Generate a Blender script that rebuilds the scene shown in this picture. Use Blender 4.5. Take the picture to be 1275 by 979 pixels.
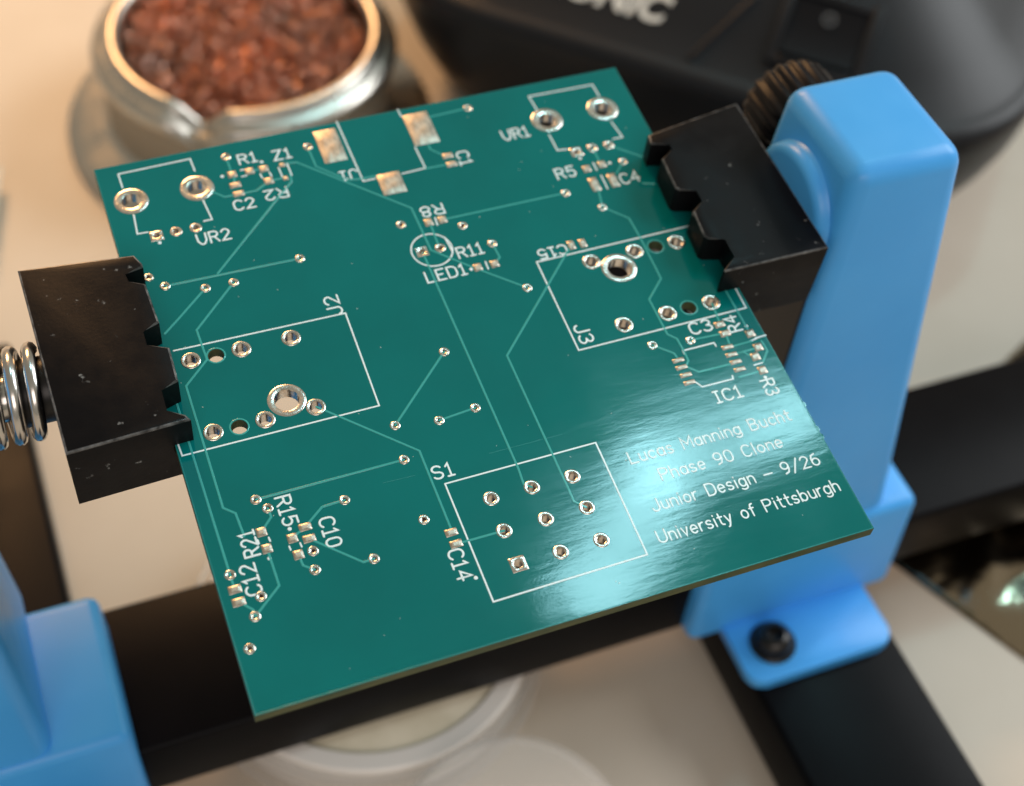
import bpy, bmesh, math, random
from mathutils import Vector, Matrix

# ------------------------------------------------------------------ clear
for o in list(bpy.data.objects):
    bpy.data.objects.remove(o, do_unlink=True)
scene = bpy.context.scene
COL = scene.collection
random.seed(7)

# ------------------------------------------------------------------ camera
# Measuring frame in millimetres: origin at the far left corner of the board,
# X along the holder rail, Y away from the viewer, Z up.
IW, IH, F = 1275.0, 979.0, 1880.0
RW = ((0.9316849933, -0.3582380658, 0.0602375421),
      (-0.2383081228, -0.7278898965, -0.6429506491),
      (0.2741756952, 0.5846723756, -0.7635351343))
CAM = Vector((-10.352, -159.544, 138.123))
TILT = math.radians(-6)          # board leans this much on the jaw axis
TABLE_Z = -102.0
OX, OY, OZ = -38.0, 32.0, 102.0   # measuring frame -> world (board centre over the origin, table at 0)


def wm(x, y, z):
    return Vector(((x + OX) / 1000, (y + OY) / 1000, (z + OZ) / 1000))


cam_d = bpy.data.cameras.new('camera')
cam = bpy.data.objects.new('camera', cam_d)
COL.objects.link(cam)
right = Vector(RW[0]); down = Vector(RW[1]); fwd = Vector(RW[2])
m = Matrix((( right.x, -down.x, -fwd.x, 0), (right.y, -down.y, -fwd.y, 0),
            (right.z, -down.z, -fwd.z, 0), (0, 0, 0, 1)))
cam.matrix_world = Matrix.Translation(wm(*CAM)) @ m
cam_d.sensor_width = 36
cam_d.lens = F / IW * 36
cam_d.clip_start = 0.005
cam_d.clip_end = 60
cam_d.dof.use_dof = True
cam_d.dof.focus_distance = 0.181
cam_d.dof.aperture_fstop = 16.5
scene.camera = cam

# ------------------------------------------------------------------ world / lights / exposure
world = bpy.data.worlds.new('World')
scene.world = world
world.use_nodes = True
bg = world.node_tree.nodes['Background']
bg.inputs[0].default_value = (1.0, 0.93, 0.76, 1)
bg.inputs[1].default_value = 0.29


def pix_ray(px, py):
    d = Vector((px - IW / 2, py - IH / 2, F))
    return Vector((RW[0][0] * d.x + RW[1][0] * d.y + RW[2][0] * d.z,
                   RW[0][1] * d.x + RW[1][1] * d.y + RW[2][1] * d.z,
                   RW[0][2] * d.x + RW[1][2] * d.y + RW[2][2] * d.z))


def at(px, py, axis, val):
    d = pix_ray(px, py)
    return CAM + d * ((val - CAM[axis]) / d[axis])


ct, st = math.cos(TILT), math.sin(TILT)
BY = Vector((0, -ct, st))     # board 'down the board' direction (towards the viewer)
BN = Vector((0, st, ct))      # board normal, up
# sign check: front edge lies lower than the back edge


def board(px, py, h=0.0):
    """photo pixel -> board coordinates (x right, y towards viewer) in mm, at height h over the mask"""
    d = pix_ray(px, py)
    s = (h - CAM.dot(BN)) / d.dot(BN)
    p = CAM + d * s
    return p.x, p.dot(BY)


def area(name, loc, target, sx, sy, power, col, spread=180, rot=None):
    l = bpy.data.lights.new(name, 'AREA')
    l.shape = 'RECTANGLE'
    l.size, l.size_y = sx, sy
    l.energy = power
    l.color = col
    l.spread = math.radians(spread)
    o = bpy.data.objects.new(name, l)
    COL.objects.link(o)
    o.location = loc
    z = (Vector(loc) - Vector(target)).normalized()
    x = Vector(rot) if rot else Vector((1, 0, 0))
    x = (x - z * x.dot(z)).normalized()
    y = z.cross(x)
    o.matrix_world = Matrix(((x.x, y.x, z.x, loc[0]), (x.y, y.y, z.y, loc[1]), (x.z, y.z, z.z, loc[2]), (0, 0, 0, 1)))
    return o


# daylight from a window on the right, with two bright panes whose image lies on the glossy board
area('window_light', (1.70, 0.15, 1.25), (0.03, -0.02, 0.05), 1.1, 1.0, 27, (0.90, 0.94, 0.96), rot=(0, 1, 0))
area('window_pane_light', (0.862, 0.682, 1.90), (0.03, -0.04, 0.1), 0.30, 0.085, 2.35, (0.46, 0.90, 1.0), rot=(1, 0.03, 0))
area('window_pane_light', (0.645, 0.568, 1.90), (0.03, -0.04, 0.1), 0.25, 0.12, 2.45, (0.46, 0.90, 1.0), rot=(0.75, 0.66, 0))
# warm desk lamp, left and behind
area('desk_lamp_light', (0.0, 0.95, 0.66), (0.05, 0.05, 0.0), 0.30, 0.30, 7.0, (1.0, 0.53, 0.22))
# added soft fill for the front faces, standing in for the room behind the viewer
area('room_fill_light', (-0.4, -1.9, 1.5), (0.0, 0.0, 0.05), 1.8, 1.2, 18, (1.0, 0.86, 0.80))

scene.view_settings.view_transform = 'Standard'
scene.view_settings.look = 'None'
scene.view_settings.exposure = 0.0
scene.view_settings.gamma = 1.0
scene.view_settings.use_curve_mapping = False


# ------------------------------------------------------------------ materials
def mat(name, base=(.5, .5, .5), rough=.5, metal=0., spec=.5, coat=0., coat_rough=.1, trans=0., ior=1.45):
    mt = bpy.data.materials.new(name)
    mt.use_nodes = True
    b = mt.node_tree.nodes['Principled BSDF']
    b.inputs['Base Color'].default_value = (*base, 1)
    b.inputs['Roughness'].default_value = rough
    b.inputs['Metallic'].default_value = metal
    b.inputs['Specular IOR Level'].default_value = spec
    b.inputs['Coat Weight'].default_value = coat
    b.inputs['Coat Roughness'].default_value = coat_rough
    b.inputs['Transmission Weight'].default_value = trans
    b.inputs['IOR'].default_value = ior
    return mt


def N(mt, kind, **kw):
    n = mt.node_tree.nodes.new(kind)
    for k, v in kw.items():
        if k in n.inputs:
            n.inputs[k].default_value = v
        else:
            setattr(n, k, v)
    return n


def L(mt, a, b):
    mt.node_tree.links.new(a, b)


def bsdf(mt):
    return mt.node_tree.nodes['Principled BSDF']


def noise_src(mt, scale, stretch=(1, 1, 1), detail=4.0, rough=.55):
    tc = N(mt, 'ShaderNodeTexCoord')
    mp = N(mt, 'ShaderNodeMapping')
    mp.inputs['Scale'].default_value = stretch
    nz = N(mt, 'ShaderNodeTexNoise', Scale=scale, Detail=detail, Roughness=rough)
    L(mt, tc.outputs['Object'], mp.inputs['Vector'])
    L(mt, mp.outputs['Vector'], nz.inputs['Vector'])
    return nz


def add_bump(mt, layers, normal_in='Normal'):
    """layers: (scale, stretch, strength, distance)"""
    prev = None
    for sc, stt, strength, dist in layers:
        nz = noise_src(mt, sc, stt)
        bp = N(mt, 'ShaderNodeBump', Strength=strength, Distance=dist)
        L(mt, nz.outputs['Fac'], bp.inputs['Height'])
        if prev:
            L(mt, prev.outputs['Normal'], bp.inputs['Normal'])
        prev = bp
    L(mt, prev.outputs['Normal'], bsdf(mt).inputs['Normal'])
    if bsdf(mt).inputs['Coat Weight'].default_value > 0:
        L(mt, prev.outputs['Normal'], bsdf(mt).inputs['Coat Normal'])


def add_mix(mt, c1, c2, scale, stretch=(1, 1, 1), lo=.35, hi=.65, detail=4.0):
    nz = noise_src(mt, scale, stretch, detail)
    rp = N(mt, 'ShaderNodeValToRGB')
    rp.color_ramp.elements[0].position = lo
    rp.color_ramp.elements[1].position = hi
    rp.color_ramp.elements[0].color = (*c1, 1)
    rp.color_ramp.elements[1].color = (*c2, 1)
    L(mt, nz.outputs['Fac'], rp.inputs['Fac'])
    L(mt, rp.outputs['Color'], bsdf(mt).inputs['Base Color'])
    return rp


def add_rough(mt, r1, r2, scale, lo=.35, hi=.65, stretch=(1, 1, 1)):
    nz = noise_src(mt, scale, stretch)
    mr = N(mt, 'ShaderNodeMapRange')
    mr.inputs['From Min'].default_value = lo
    mr.inputs['From Max'].default_value = hi
    mr.inputs['To Min'].default_value = r1
    mr.inputs['To Max'].default_value = r2
    L(mt, nz.outputs['Fac'], mr.inputs['Value'])
    L(mt, mr.outputs['Result'], bsdf(mt).inputs['Roughness'])


M = {}
M['table'] = mat('table_laminate', (.60, .53, .44), .45)
add_mix(M['table'], (.585, .515, .425), (.62, .55, .46), 35)
add_bump(M['table'], [(900, (1, 1, 1), .12, .0004)])

BOARD_BUMP = [(24, (1, 1.3, 1), .12, .0006), (560, (.30, 1.5, 1), .075, .0001), (2600, (1, 1, 1), .05, .00004)]
M['mask'] = mat('green_solder_mask', (.0003, .135, .155), .09, spec=.42)
add_mix(M['mask'], (.0003, .136, .138), (.0005, .156, .158), 45)
add_rough(M['mask'], .07, .12, 60)
add_bump(M['mask'], BOARD_BUMP)
M['trace'] = mat('mask_over_copper', (.045, .36, .35), .12, spec=.55)
add_bump(M['trace'], BOARD_BUMP)
M['mask_rim'] = mat('thin_mask', (.012, .20, .20), .2)
M['fr4'] = mat('glass_epoxy_edge', (.13, .17, .06), .6)
add_mix(M['fr4'], (.025, .05, .018), (.085, .095, .035), 160, (1, 1, 3))
M['silk'] = mat('white_silkscreen', (.74, .91, .98), .22)
add_bump(M['silk'], [(1500, (1, 1, 1), .25, .00005)])
M['solder'] = mat('tinned_copper', (.84, .80, .72), .24, metal=1.)
add_mix(M['solder'], (.80, .77, .71), (.52, .44, .35), 900, lo=.45, hi=.75)
add_bump(M['solder'], [(700, (1, 1, 1), .5, .00012)])
M['solder_pad'] = mat('tinned_pad', (.8, .7, .56), .40, metal=1.)
add_mix(M['solder_pad'], (.62, .56, .48), (.34, .30, .25), 1100, (1, .6, 1), lo=.42, hi=.72)
add_bump(M['solder_pad'], [(1300, (1, .5, 1), .7, .0001)])
M['barrel'] = mat('plated_barrel', (.62, .56, .48), .22, metal=1.)

M['jaw'] = mat('black_moulded_plastic', (.005, .005, .006), .34, spec=.13)
rp = add_mix(M['jaw'], (.005, .005, .006), (.20, .215, .22), 620, lo=.675, hi=.74, detail=6)
add_bump(M['jaw'], [(2200, (1, 1, 1), .18, .00008), (350, (1, 1, 1), .15, .0001)])
add_rough(M['jaw'], .30, .40, 400)
M['jaw_edge'] = mat('worn_highlight_edge', (.05, .052, .055), .28, spec=.6)  # worn bevels, with the bright rim highlight painted into their lighter grey
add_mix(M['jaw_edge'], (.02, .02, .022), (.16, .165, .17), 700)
M['rail'] = mat('black_powder_coat', (.004, .004, .005), .34, spec=.08)
add_bump(M['rail'], [(1800, (1, 1, 1), .12, .00006)])
add_rough(M['rail'], .32, .38, 90)
M['blue'] = mat('blue_plastic', (.09, .40, .90), .36, spec=.45)
add_mix(M['blue'], (.065, .395, .93), (.075, .425, .97), 60)
add_bump(M['blue'], [(1600, (1, 1, 1), .10, .00008), (120, (1, 1, 1), .06, .0003)])
add_rough(M['blue'], .32, .40, 150)
M['steel'] = mat('bright_steel', (.62, .60, .57), .22, metal=1.)
M['dark_steel'] = mat('black_oxide_screw', (.03, .03, .03), .28, metal=.6)
M['sleeve'] = mat('black_sleeve', (.012, .012, .012), .35)
M['tin'] = mat('pressed_tin', (.62, .58, .52), .30, metal=1.)
add_rough(M['tin'], .26, .38, 120)
M['tin_body'] = mat('brushed_tin_wall', (.40, .355, .29), .5, metal=.6)
M['copper'] = mat('copper_wool', (.78, .30, .17), .30, metal=1.)
add_mix(M['copper'], (.74, .33, .21), (.42, .27, .22), 45)
M['wool_bed'] = mat('dark_copper_bed', (.16, .055, .03), .7, metal=.3)
M['station'] = mat('charcoal_plastic', (.010, .011, .014), .40, spec=.34)
add_bump(M['station'], [(1500, (1, 1, 1), .15, .0001)])
M['switch'] = mat('switch_black', (.006, .006, .008), .36, spec=.2)
M['print'] = mat('white_print', (.78, .78, .74), .5)
M['clear'] = mat('clear_plastic', (.92, .90, .87), .10, spec=.6)
bsdf(M['clear']).inputs['Alpha'].default_value = .20
M['mark'] = mat('grey_print', (.10, .11, .12), .5)
M['via_core'] = mat('via_core', (.10, .06, .045), .5)
M['dust'] = mat('dust_specks', (.55, .68, .66), .8)
M['cream'] = mat('cream_paste', (.66, .60, .45), .55)
add_mix(M['cream'], (.88, .82, .66), (.74, .68, .52), 120)
M['white_ring'] = mat('white_plastic', (.90, .87, .83), .4)
M['bag'] = mat('metallised_film', (.42, .34, .24), .17, metal=1.)
add_bump(M['bag'], [(38, (1, 1, 1), .35, .004)])
M['paper'] = mat('white_paper', (.85, .83, .74), .8)


# ------------------------------------------------------------------ mesh helpers (mm in, metres out)
def link(name, me, mt, parent=None, smooth=True, angle=35):
    if mt:
        me.materials.append(mt)
    if smooth:
        for p in me.polygons:
            p.use_smooth = True
        me.set_sharp_from_angle(angle=math.radians(angle))
    o = bpy.data.objects.new(name, me)
    COL.objects.link(o)
    if parent:
        o.parent = parent
    return o


def bm_link(name, bm, mt, parent=None, smooth=True, angle=35, scale=True):
    if scale:
        for v in bm.verts:
            v.co /= 1000
    bmesh.ops.recalc_face_normals(bm, faces=bm.faces[:])
    me = bpy.data.meshes.new(name)
    bm.to_mesh(me)
    bm.free()
    return link(name, me, mt, parent, smooth, angle)


def empty(name, loc, label=None, cat=None, group=None):
    o = bpy.data.objects.new(name, None)
    o.empty_display_size = .01
    COL.objects.link(o)
    o.location = loc
    if label:
        o['label'] = label
        o['category'] = cat
    if group:
        o['group'] = group
    return o


def prism(bm, pts, z0, z1, bevel=0.0, seg=2):
    """pts: (x,y) list counter-clockwise or not; z0/z1 numbers"""
    lo = [bm.verts.new((x, y, z0)) for x, y in pts]
    hi = [bm.verts.new((x, y, z1)) for x, y in pts]
    n = len(pts)
    fs = [bm.faces.new(lo[::-1]), bm.faces.new(hi)]
    for i in range(n):
        fs.append(bm.faces.new((lo[i], lo[(i + 1) % n], hi[(i + 1) % n], hi[i])))
    if bevel:
        es = set()
        for f in fs:
            es.update(f.edges)
        bmesh.ops.bevel(bm, geom=list(es), offset=bevel, segments=seg, profile=.5, affect='EDGES', clamp_overlap=True)


def hexa(bm, lo, hi, z0, z1, bevel, seg=4):
    """tapered box: lo/hi = (x0,x1,y0,y1)"""
    vs = []
    for (x0, x1, y0, y1), z in ((lo, z0), (hi, z1)):
        vs.append([bm.verts.new(p) for p in ((x0, y0, z), (x1, y0, z), (x1, y1, z), (x0, y1, z))])
    a, b = vs
    fs = [bm.faces.new(a[::-1]), bm.faces.new(b)]
    for i in range(4):
        fs.append(bm.faces.new((a[i], a[(i + 1) % 4], b[(i + 1) % 4], b[i])))
    es = set()
    for f in fs:
        es.update(f.edges)
    if bevel:
        bmesh.ops.bevel(bm, geom=list(es), offset=bevel, segments=seg, profile=.5, affect='EDGES', clamp_overlap=True)


def lathe(bm, prof, seg=48, axis='z', c=(0, 0, 0), close=False, rmod=None):
    """prof: list of (r, h)"""
    rings = []
    for r, h in prof:
        ring = []
        for i in range(seg):
            a = 2 * math.pi * i / seg
            rr, hh = (rmod(a, r, h) if rmod else (r, h))
            p = (rr * math.cos(a), rr * math.sin(a), hh)
            if axis == 'x':
                p = (p[2], p[0], p[1])
            elif axis == 'y':
                p = (p[0], p[2], p[1])
            ring.append(bm.verts.new((p[0] + c[0], p[1] + c[1], p[2] + c[2])))
        rings.append(ring)
    k = len(rings)
    for j in range(k if close else k - 1):
        a, b = rings[j], rings[(j + 1) % k]
        for i in range(seg):
            bm.faces.new((a[i], a[(i + 1) % seg], b[(i + 1) % seg], b[i]))
    if not close:
        if prof[0][0] > 0:
            bm.faces.new(rings[0][::-1])
        if prof[-1][0] > 0:
            bm.faces.new(rings[-1])


def lathe_open(bm, prof, seg=48, c=(0, 0, 0)):
    rings = [[bm.verts.new((r * math.cos(2 * math.pi * i / seg) + c[0], r * math.sin(2 * math.pi * i / seg) + c[1], h + c[2]))
              for i in range(seg)] for r, h in prof]
    for a, b in zip(rings, rings[1:]):
        for i in range(seg):
            bm.faces.new((a[i], a[(i + 1) % seg], b[(i + 1) % seg], b[i]))


def tube(bm, pts, r, sides=6, closed_ends=True):
    pts = [Vector(p) for p in pts]
    rings = []
    up = Vector((.3, .2, .93))
    for i, p in enumerate(pts):
        t = (pts[min(i + 1, len(pts) - 1)] - pts[max(i - 1, 0)]).normalized()
        a = t.cross(up)
        if a.length < 1e-4:
            a = t.cross(Vector((1, 0, 0)))
        a.normalize()
        b = t.cross(a)
        up = -b if (-b).dot(up) > 0 else b
        rings.append([bm.verts.new(p + (a * math.cos(2 * math.pi * k / sides) + b * math.sin(2 * math.pi * k / sides)) * r)
                      for k in range(sides)])
    for q, w in zip(rings, rings[1:]):
        for k in range(sides):
            bm.faces.new((q[k], q[(k + 1) % sides], w[(k + 1) % sides], w[k]))
    if closed_ends:
        bm.faces.new(rings[0][::-1])
        bm.faces.new(rings[-1])


# ------------------------------------------------------------------ the table
bm = bmesh.new()
prism(bm, [(-900, -700), (900, -700), (900, 1100), (-900, 1100)], -25, 0, 2, 2)
t = bm_link('table', bm, M['table'])
t['kind'] = 'structure'

# ------------------------------------------------------------------ the circuit board
PCB = empty('circuit_board', (0, 0, 0),
            'bare green circuit board with white lettering gripped between two black jaws', 'circuit board')
o0 = wm(0, 0, 0)
PCB.matrix_world = Matrix(((1, 0, 0, o0.x), (0, -BY.y, BN.y, o0.y), (0, -BY.z, BN.z, o0.z), (0, 0, 0, 1)))
BW, BH, BT = 76.2, 81.2, 1.6


def P2(px, py):
    x, y = board(px, py)
    return (x, -y)


# ---- holes: (pixel, outer radius, hole radius, kind)
VIA = [(281.2, 195.6), (383.2, 182.7), (582.3, 134.5), (775.7, 201.2), (750, 258.2), (704.1, 240.4), (499.1, 279.9),
       (576, 281), (612.9, 303.4), (656.5, 358.3), (859.7, 423.8), (812.3, 429.8), (255.7, 359), (290.8, 351.8),
       (184.6, 345.5), (205.5, 356.5), (373.3, 322), (552.9, 438.2), (492, 529.8), (546.9, 523.6), (591.8, 507.9),
       (503, 572.5), (318.4, 622.3), (333.3, 633), (429, 622.7), (465.7, 695.8), (389.8, 686.1), (392.3, 709.6),
       (286.3, 716), (324.9, 742.6), (317.6, 767.7), (310.7, 807.8), (527.8, 647.2)]
JACK = [(237.5, 449), (300.5, 434.9), (362.3, 420.8), (265.4, 538.4), (330.3, 522.7), (393.2, 506.8),
        (736.3, 325.9), (790.2, 312.7), (842.3, 301.4), (777, 404.3), (831.3, 390.2), (885.3, 376.7)]
NPTH = [(268.9, 442.7), (298, 531.5), (816.3, 307), (857.7, 383.3)]
BIG = [(357, 498.3), (770.8, 333.7)]
POT = [(163.4, 250.7), (245.3, 234.4), (680.8, 149.8), (750, 135.6)]
PIN = [(219.2, 288.4), (243.7, 283.7), (737.4, 184.1), (757.7, 180.5)]
SQPIN = [(195, 293.7), (717.6, 189.3)]
SW = [(611.4, 620.8), (662.2, 606.7), (712.7, 593.2), (627.7, 660.9), (679.5, 646.2), (730.6, 631.8), (698, 687.3), (748.8, 672.5)]
holes = []
for lst, ro, ri, kind in ((VIA, .66, .27, 'via'), (JACK, 1.22, .82, 'plated_hole'), (NPTH, 1.22, 1.02, 'peg_hole'),
                          (BIG, 2.38, 1.62, 'plated_hole'), (POT, 2.25, 1.30, 'plated_hole'), (PIN, .80, .42, 'plated_hole'),
                          (SQPIN, .84, .42, 'square_pad'), (SW, .98, .56, 'plated_hole'),
                          ([(645.3, 702.4)], .98, .56, 'square_pad'), ([(525.5, 313.6)], .80, .42, 'square_pad'),
                          ([(548.2, 308.9)], .74, .40, 'plated_hole')):
    for p in lst:
        holes.append((P2(*p), ro, ri, kind))

# board body: a filled 2-D curve with real holes, turned into a mesh
cu = bpy.data.curves.new('substrate_outline', 'CURVE')
cu.dimensions = '2D'
cu.fill_mode = 'BOTH'
cu.extrude = BT / 2000


def spline(pts):
    s = cu.splines.new('POLY')
    s.points.add(len(pts) - 1)
    for q, (x, y) in zip(s.points, pts):
        q.co = (x / 1000, y / 1000, 0, 1)
    s.use_cyclic_u = True


outline = [(0, 0), (0, -BH), (BW, -BH)]
# saw tab stubs left on the right edge where the board was snapped off its panel
for y in (-67.4, -66.2, -62.4):
    outline += [(BW, y - .4), (BW + .22, y - .25), (BW + .18, y + .25), (BW, y + .4)]
outline.append((BW, 0))
spline(outline)
for (x, y), ro, ri, kind in holes:
    n = 12 if ri < .5 else 28
    spline([(x + ri * math.cos(2 * math.pi * i / n), y + ri * math.sin(2 * math.pi * i / n)) for i in range(n)])
tmp = bpy.data.objects.new('tmp', cu)
COL.objects.link(tmp)
dg = bpy.context.evaluated_depsgraph_get()
me = bpy.data.meshes.new_from_object(tmp.evaluated_get(dg))
bpy.data.objects.remove(tmp, do_unlink=True)
me.name = 'substrate'
me.materials.clear()
me.materials.append(M['mask'])
me.materials.append(M['fr4'])
for v in me.vertices:
    v.co.z -= BT / 2000
for p in me.polygons:
    p.use_smooth = False
    if abs(p.normal.z) < .5:
        p.material_index = 1
sub = bpy.data.objects.new('substrate', me)
COL.objects.link(sub)
sub.parent = PCB

# ---- plated holes
hole_mesh = {}


def ring_mesh(kind, ro, ri):
    key = (kind, ro, ri)
    if key in hole_mesh:
        return hole_mesh[key]
    bm = bmesh.new()
    seg = 20 if ri < .5 else 36
    if kind == 'square_pad':
        inner = []; rims = []
        a = ro
        sq = []
        for i in range(seg):
            th = 2 * math.pi * (i + .5) / seg
            c, s = math.cos(th), math.sin(th)
            k = 1 / max(abs(c), abs(s))
            sq.append((c * k, s * k))
        prof = [(a, .004, 1), (a * .95, .055, 1), (ri * 1.12, .06, 0), (ri * .96, .02, 0), (ri * .96, -1.6, 0)]
        rings = []
        for r, z, q in prof:
            rings.append([bm.verts.new(((sq[i][0] if q else math.cos(2 * math.pi * (i + .5) / seg)) * r,
                                        (sq[i][1] if q else math.sin(2 * math.pi * (i + .5) / seg)) * r, z)) for i in range(seg)])
        for A, B in zip(rings, rings[1:]):
            for i in range(seg):
                bm.faces.new((A[i], A[(i + 1) % seg], B[(i + 1) % seg], B[i]))
    else:
        w = ro - ri
        prof = [(ro, .004), (ro - .1 * w, .05), (ro - .35 * w, .075), (ri + .2 * w, .06), (ri * .97, .01), (ri * .95, -.15), (ri * .95, -1.6)]
        if kind == 'peg_hole':      # unplated: only a clear-mask lip
            prof = [(ro, .004), (ro - .2 * w, .02), (ri * 1.02, .02), (ri * .985, -.05)]
        if kind == 'via':
            prof = prof[:-2] + [(ri * .95, -.12), (ri * .9, -.22), (.002, -.25)]
        lathe_open(bm, prof, seg)
    for v in bm.verts:
        v.co /= 1000
    bmesh.ops.recalc_face_normals(bm, faces=bm.faces[:])
    me = bpy.data.meshes.new(kind)
    bm.to_mesh(me); bm.free()
    me.materials.append(M['trace'] if kind == 'peg_hole' else M['solder'])
    if kind == 'via':
        me.materials.append(M['via_core'])
        for p in me.polygons:
            if p.center.z < -.00005:
                p.material_index = 1
    for p in me.polygons:
        p.use_smooth = True
    me.set_sharp_from_angle(angle=math.radians(50))
    hole_mesh[key] = me
    return me


for (x, y), ro, ri, kind in holes:
    o = bpy.data.objects.new(kind, ring_mesh(kind, ro, ri))
    COL.objects.link(o)
    o.parent = PCB
    o.location = (x / 1000, y / 1000, 0)
    if kind != 'square_pad':
        o.rotation_euler.z = random.uniform(0, 6.28)

# ---- surface pads: pixel centre, width (along x), height (along y) in mm
PADS = [(289, 217.4, 1.2, 1.15), (310.5, 213.1, 1.2, 1.15), (293, 230.6, 1.5, .95), (297.2, 241.3, 1.5, .95),
        (328.4, 210.2, 1.25, 1.15), (334.4, 225.3, 1.25, 1.15), (351.4, 205.5, .8, .7), (355.5, 222, .7, .7),
        (557.3, 194.1, 1.5, .95), (562.4, 204.5, 1.5, .95),
        (730.5, 210.4, 1.15, 1.2), (749.4, 204.9, 1.15, 1.2), (740.2, 229.7, 1.25, 2.5), (763.5, 224.6, 1.25, 2.5),
        (533.6, 277, 1.15, 1.25), (550.6, 273.6, 1.15, 1.25), (594.8, 333, 1.15, 1.2), (615.7, 328.5, 1.15, 1.2),
        (711.2, 305.5, .95, 1.5), (725.3, 303, .95, 1.5), (896, 404.1, 1.45, .95), (902.7, 415.3, 1.45, .95),
        (934, 415.3, 1.2, 1.2), (943.9, 432.4, 1.2, 1.2), (940.6, 444.2, 1.2, 1.2), (949.3, 461, 1.2, 1.2),
        (561.8, 663, 1.5, 1.0), (568, 677.3, 1.5, 1.0), (325.5, 662.6, 1.2, 1.2), (332.4, 683.3, 1.2, 1.2),
        (364, 670.4, 1.2, 1.2), (371.6, 690.8, 1.2, 1.2), (379.8, 656.3, 1.5, 1.0), (385, 670.7, 1.5, 1.0),
        (292.5, 734.1, 1.5, 1.05), (297.3, 749.8, 1.5, 1.05)]
PADS += [(844.5, 448.8, 1.6, .62), (848.7, 457.6, 1.6, .62), (854, 467.1, 1.6, .62), (858.5, 476.4, 1.6, .62),
         (905.9, 432.4, 1.6, .62), (910.8, 441.7, 1.6, .62), (916, 450.7, 1.6, .62), (921, 460, 1.6, .62)]


def quad_center(q):
    pts = [P2(*p) for p in q]
    xs = [p[0] for p in pts]; ys = [p[1] for p in pts]
    w = ((pts[1][0] - pts[0][0]) + (pts[2][0] - pts[3][0])) / 2
    h = abs((pts[3][1] - pts[0][1]) + (pts[2][1] - pts[1][1])) / 2
    return sum(xs) / 4, sum(ys) / 4, abs(w), h


pads = [(*P2(a, b), w, h) for a, b, w, h in PADS]
for q in ([(388.3, 165), (417, 159.3), (433, 198.5), (405.8, 204.1)], [(499.9, 144.8), (531, 138.2), (547.9, 175.9), (517.8, 182.5)],
          [(467.9, 218.8), (496.1, 212.6), (507.4, 238), (478.2, 244)]):
    pads.append(quad_center(q))
pad_mesh = {}
for x, y, w, h in pads:
    key = (round(w, 2), round(h, 2))
    if key not in pad_mesh:
        bm = bmesh.new()
        # a slightly crowned tin coat
        n = 6
        g = [[bm.verts.new(((i / n - .5) * w, (j / n - .5) * h,
                            .004 if i in (0, n) or j in (0, n) else .05 + .02 * random.random())) for i in range(n + 1)] for j in range(n + 1)]
        for row in g:
            row[1].co.x = -w / 2 * .93; row[n - 1].co.x = w / 2 * .93
        for i in range(n + 1):
            g[1][i].co.y = -h / 2 * .93; g[n - 1][i].co.y = h / 2 * .93
        for j in range(n):
            for i in range(n):
                bm.faces.new((g[j][i], g[j][i + 1], g[j + 1][i + 1], g[j + 1][i]))
        for v in bm.verts:
            v.co /= 1000
        me = bpy.data.meshes.new('solder_pad')
        bm.to_mesh(me); bm.free()
        me.materials.append(M['solder_pad'])
        for p in me.polygons:
            p.use_smooth = True
        pad_mesh[key] = me
    o = bpy.data.objects.new('solder_pad', pad_mesh[key])
    COL.objects.link(o)
    o.parent = PCB
    o.location = (x / 1000, y / 1000, 0)


# ---- strips: raised lines on the board
def strip(bm, pts, w, z0, z1, closed=False, cap=.45):
    pts = [Vector((p[0], p[1])) for p in pts]
    q = [pts[0]]
    for p in pts[1:]:
        if (p - q[-1]).length > 1e-3:
            q.append(p)
    if closed and (q[0] - q[-1]).length < 1e-3:
        q.pop()
    n = len(q)
    if n < 2:
        a = q[0]
        ring0 = [bm.verts.new((a.x + w * .6 * math.cos(k * math.pi / 5), a.y + w * .6 * math.sin(k * math.pi / 5), z0)) for k in range(10)]
        ring1 = [bm.verts.new((a.x + w * .42 * math.cos(k * math.pi / 5), a.y + w * .42 * math.sin(k * math.pi / 5), z1)) for k in range(10)]
        for k in range(10):
            bm.faces.new((ring0[k], ring0[(k + 1) % 10], ring1[(k + 1) % 10], ring1[k]))
        bm.faces.new(ring1)
        return
    secs = []

    def sec(p, nr, ww, zt):
        return [bm.verts.new((p.x + nr.x * o * ww, p.y + nr.y * o * ww, z)) for o, z in ((-.5, z0), (-.34, zt), (.34, zt), (.5, z0))]
    for i in range(n):
        if closed:
            d0 = (q[i] - q[i - 1]).normalized(); d1 = (q[(i + 1) % n] - q[i]).normalized()
        else:
            d0 = (q[i] - q[i - 1]).normalized() if i else (q[1] - q[0]).normalized()
            d1 = (q[i + 1] - q[i]).normalized() if i < n - 1 else d0
        t = d0 + d1
        t = t.normalized() if t.length > 1e-3 else d1
        nr = Vector((-t.y, t.x))
        k = 1 / max(.45, math.sqrt(max(0., (1 + d0.dot(d1)) / 2)))
        if not closed and i == 0:
            secs.append(sec(q[0] - d1 * w * cap, nr, w * .5, z0 + (z1 - z0) * .4))
        secs.append(sec(q[i], nr, w * k, z1))
        if not closed and i == n - 1:
            secs.append(sec(q[i] + d0 * w * cap, nr, w * .5, z0 + (z1 - z0) * .4))
    mm = len(secs)
    for i in range(mm if closed else mm - 1):
        a, b = secs[i], secs[(i + 1) % mm]
        for k in range(3):
            bm.faces.new((a[k], a[k + 1], b[k + 1], b[k]))


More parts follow.
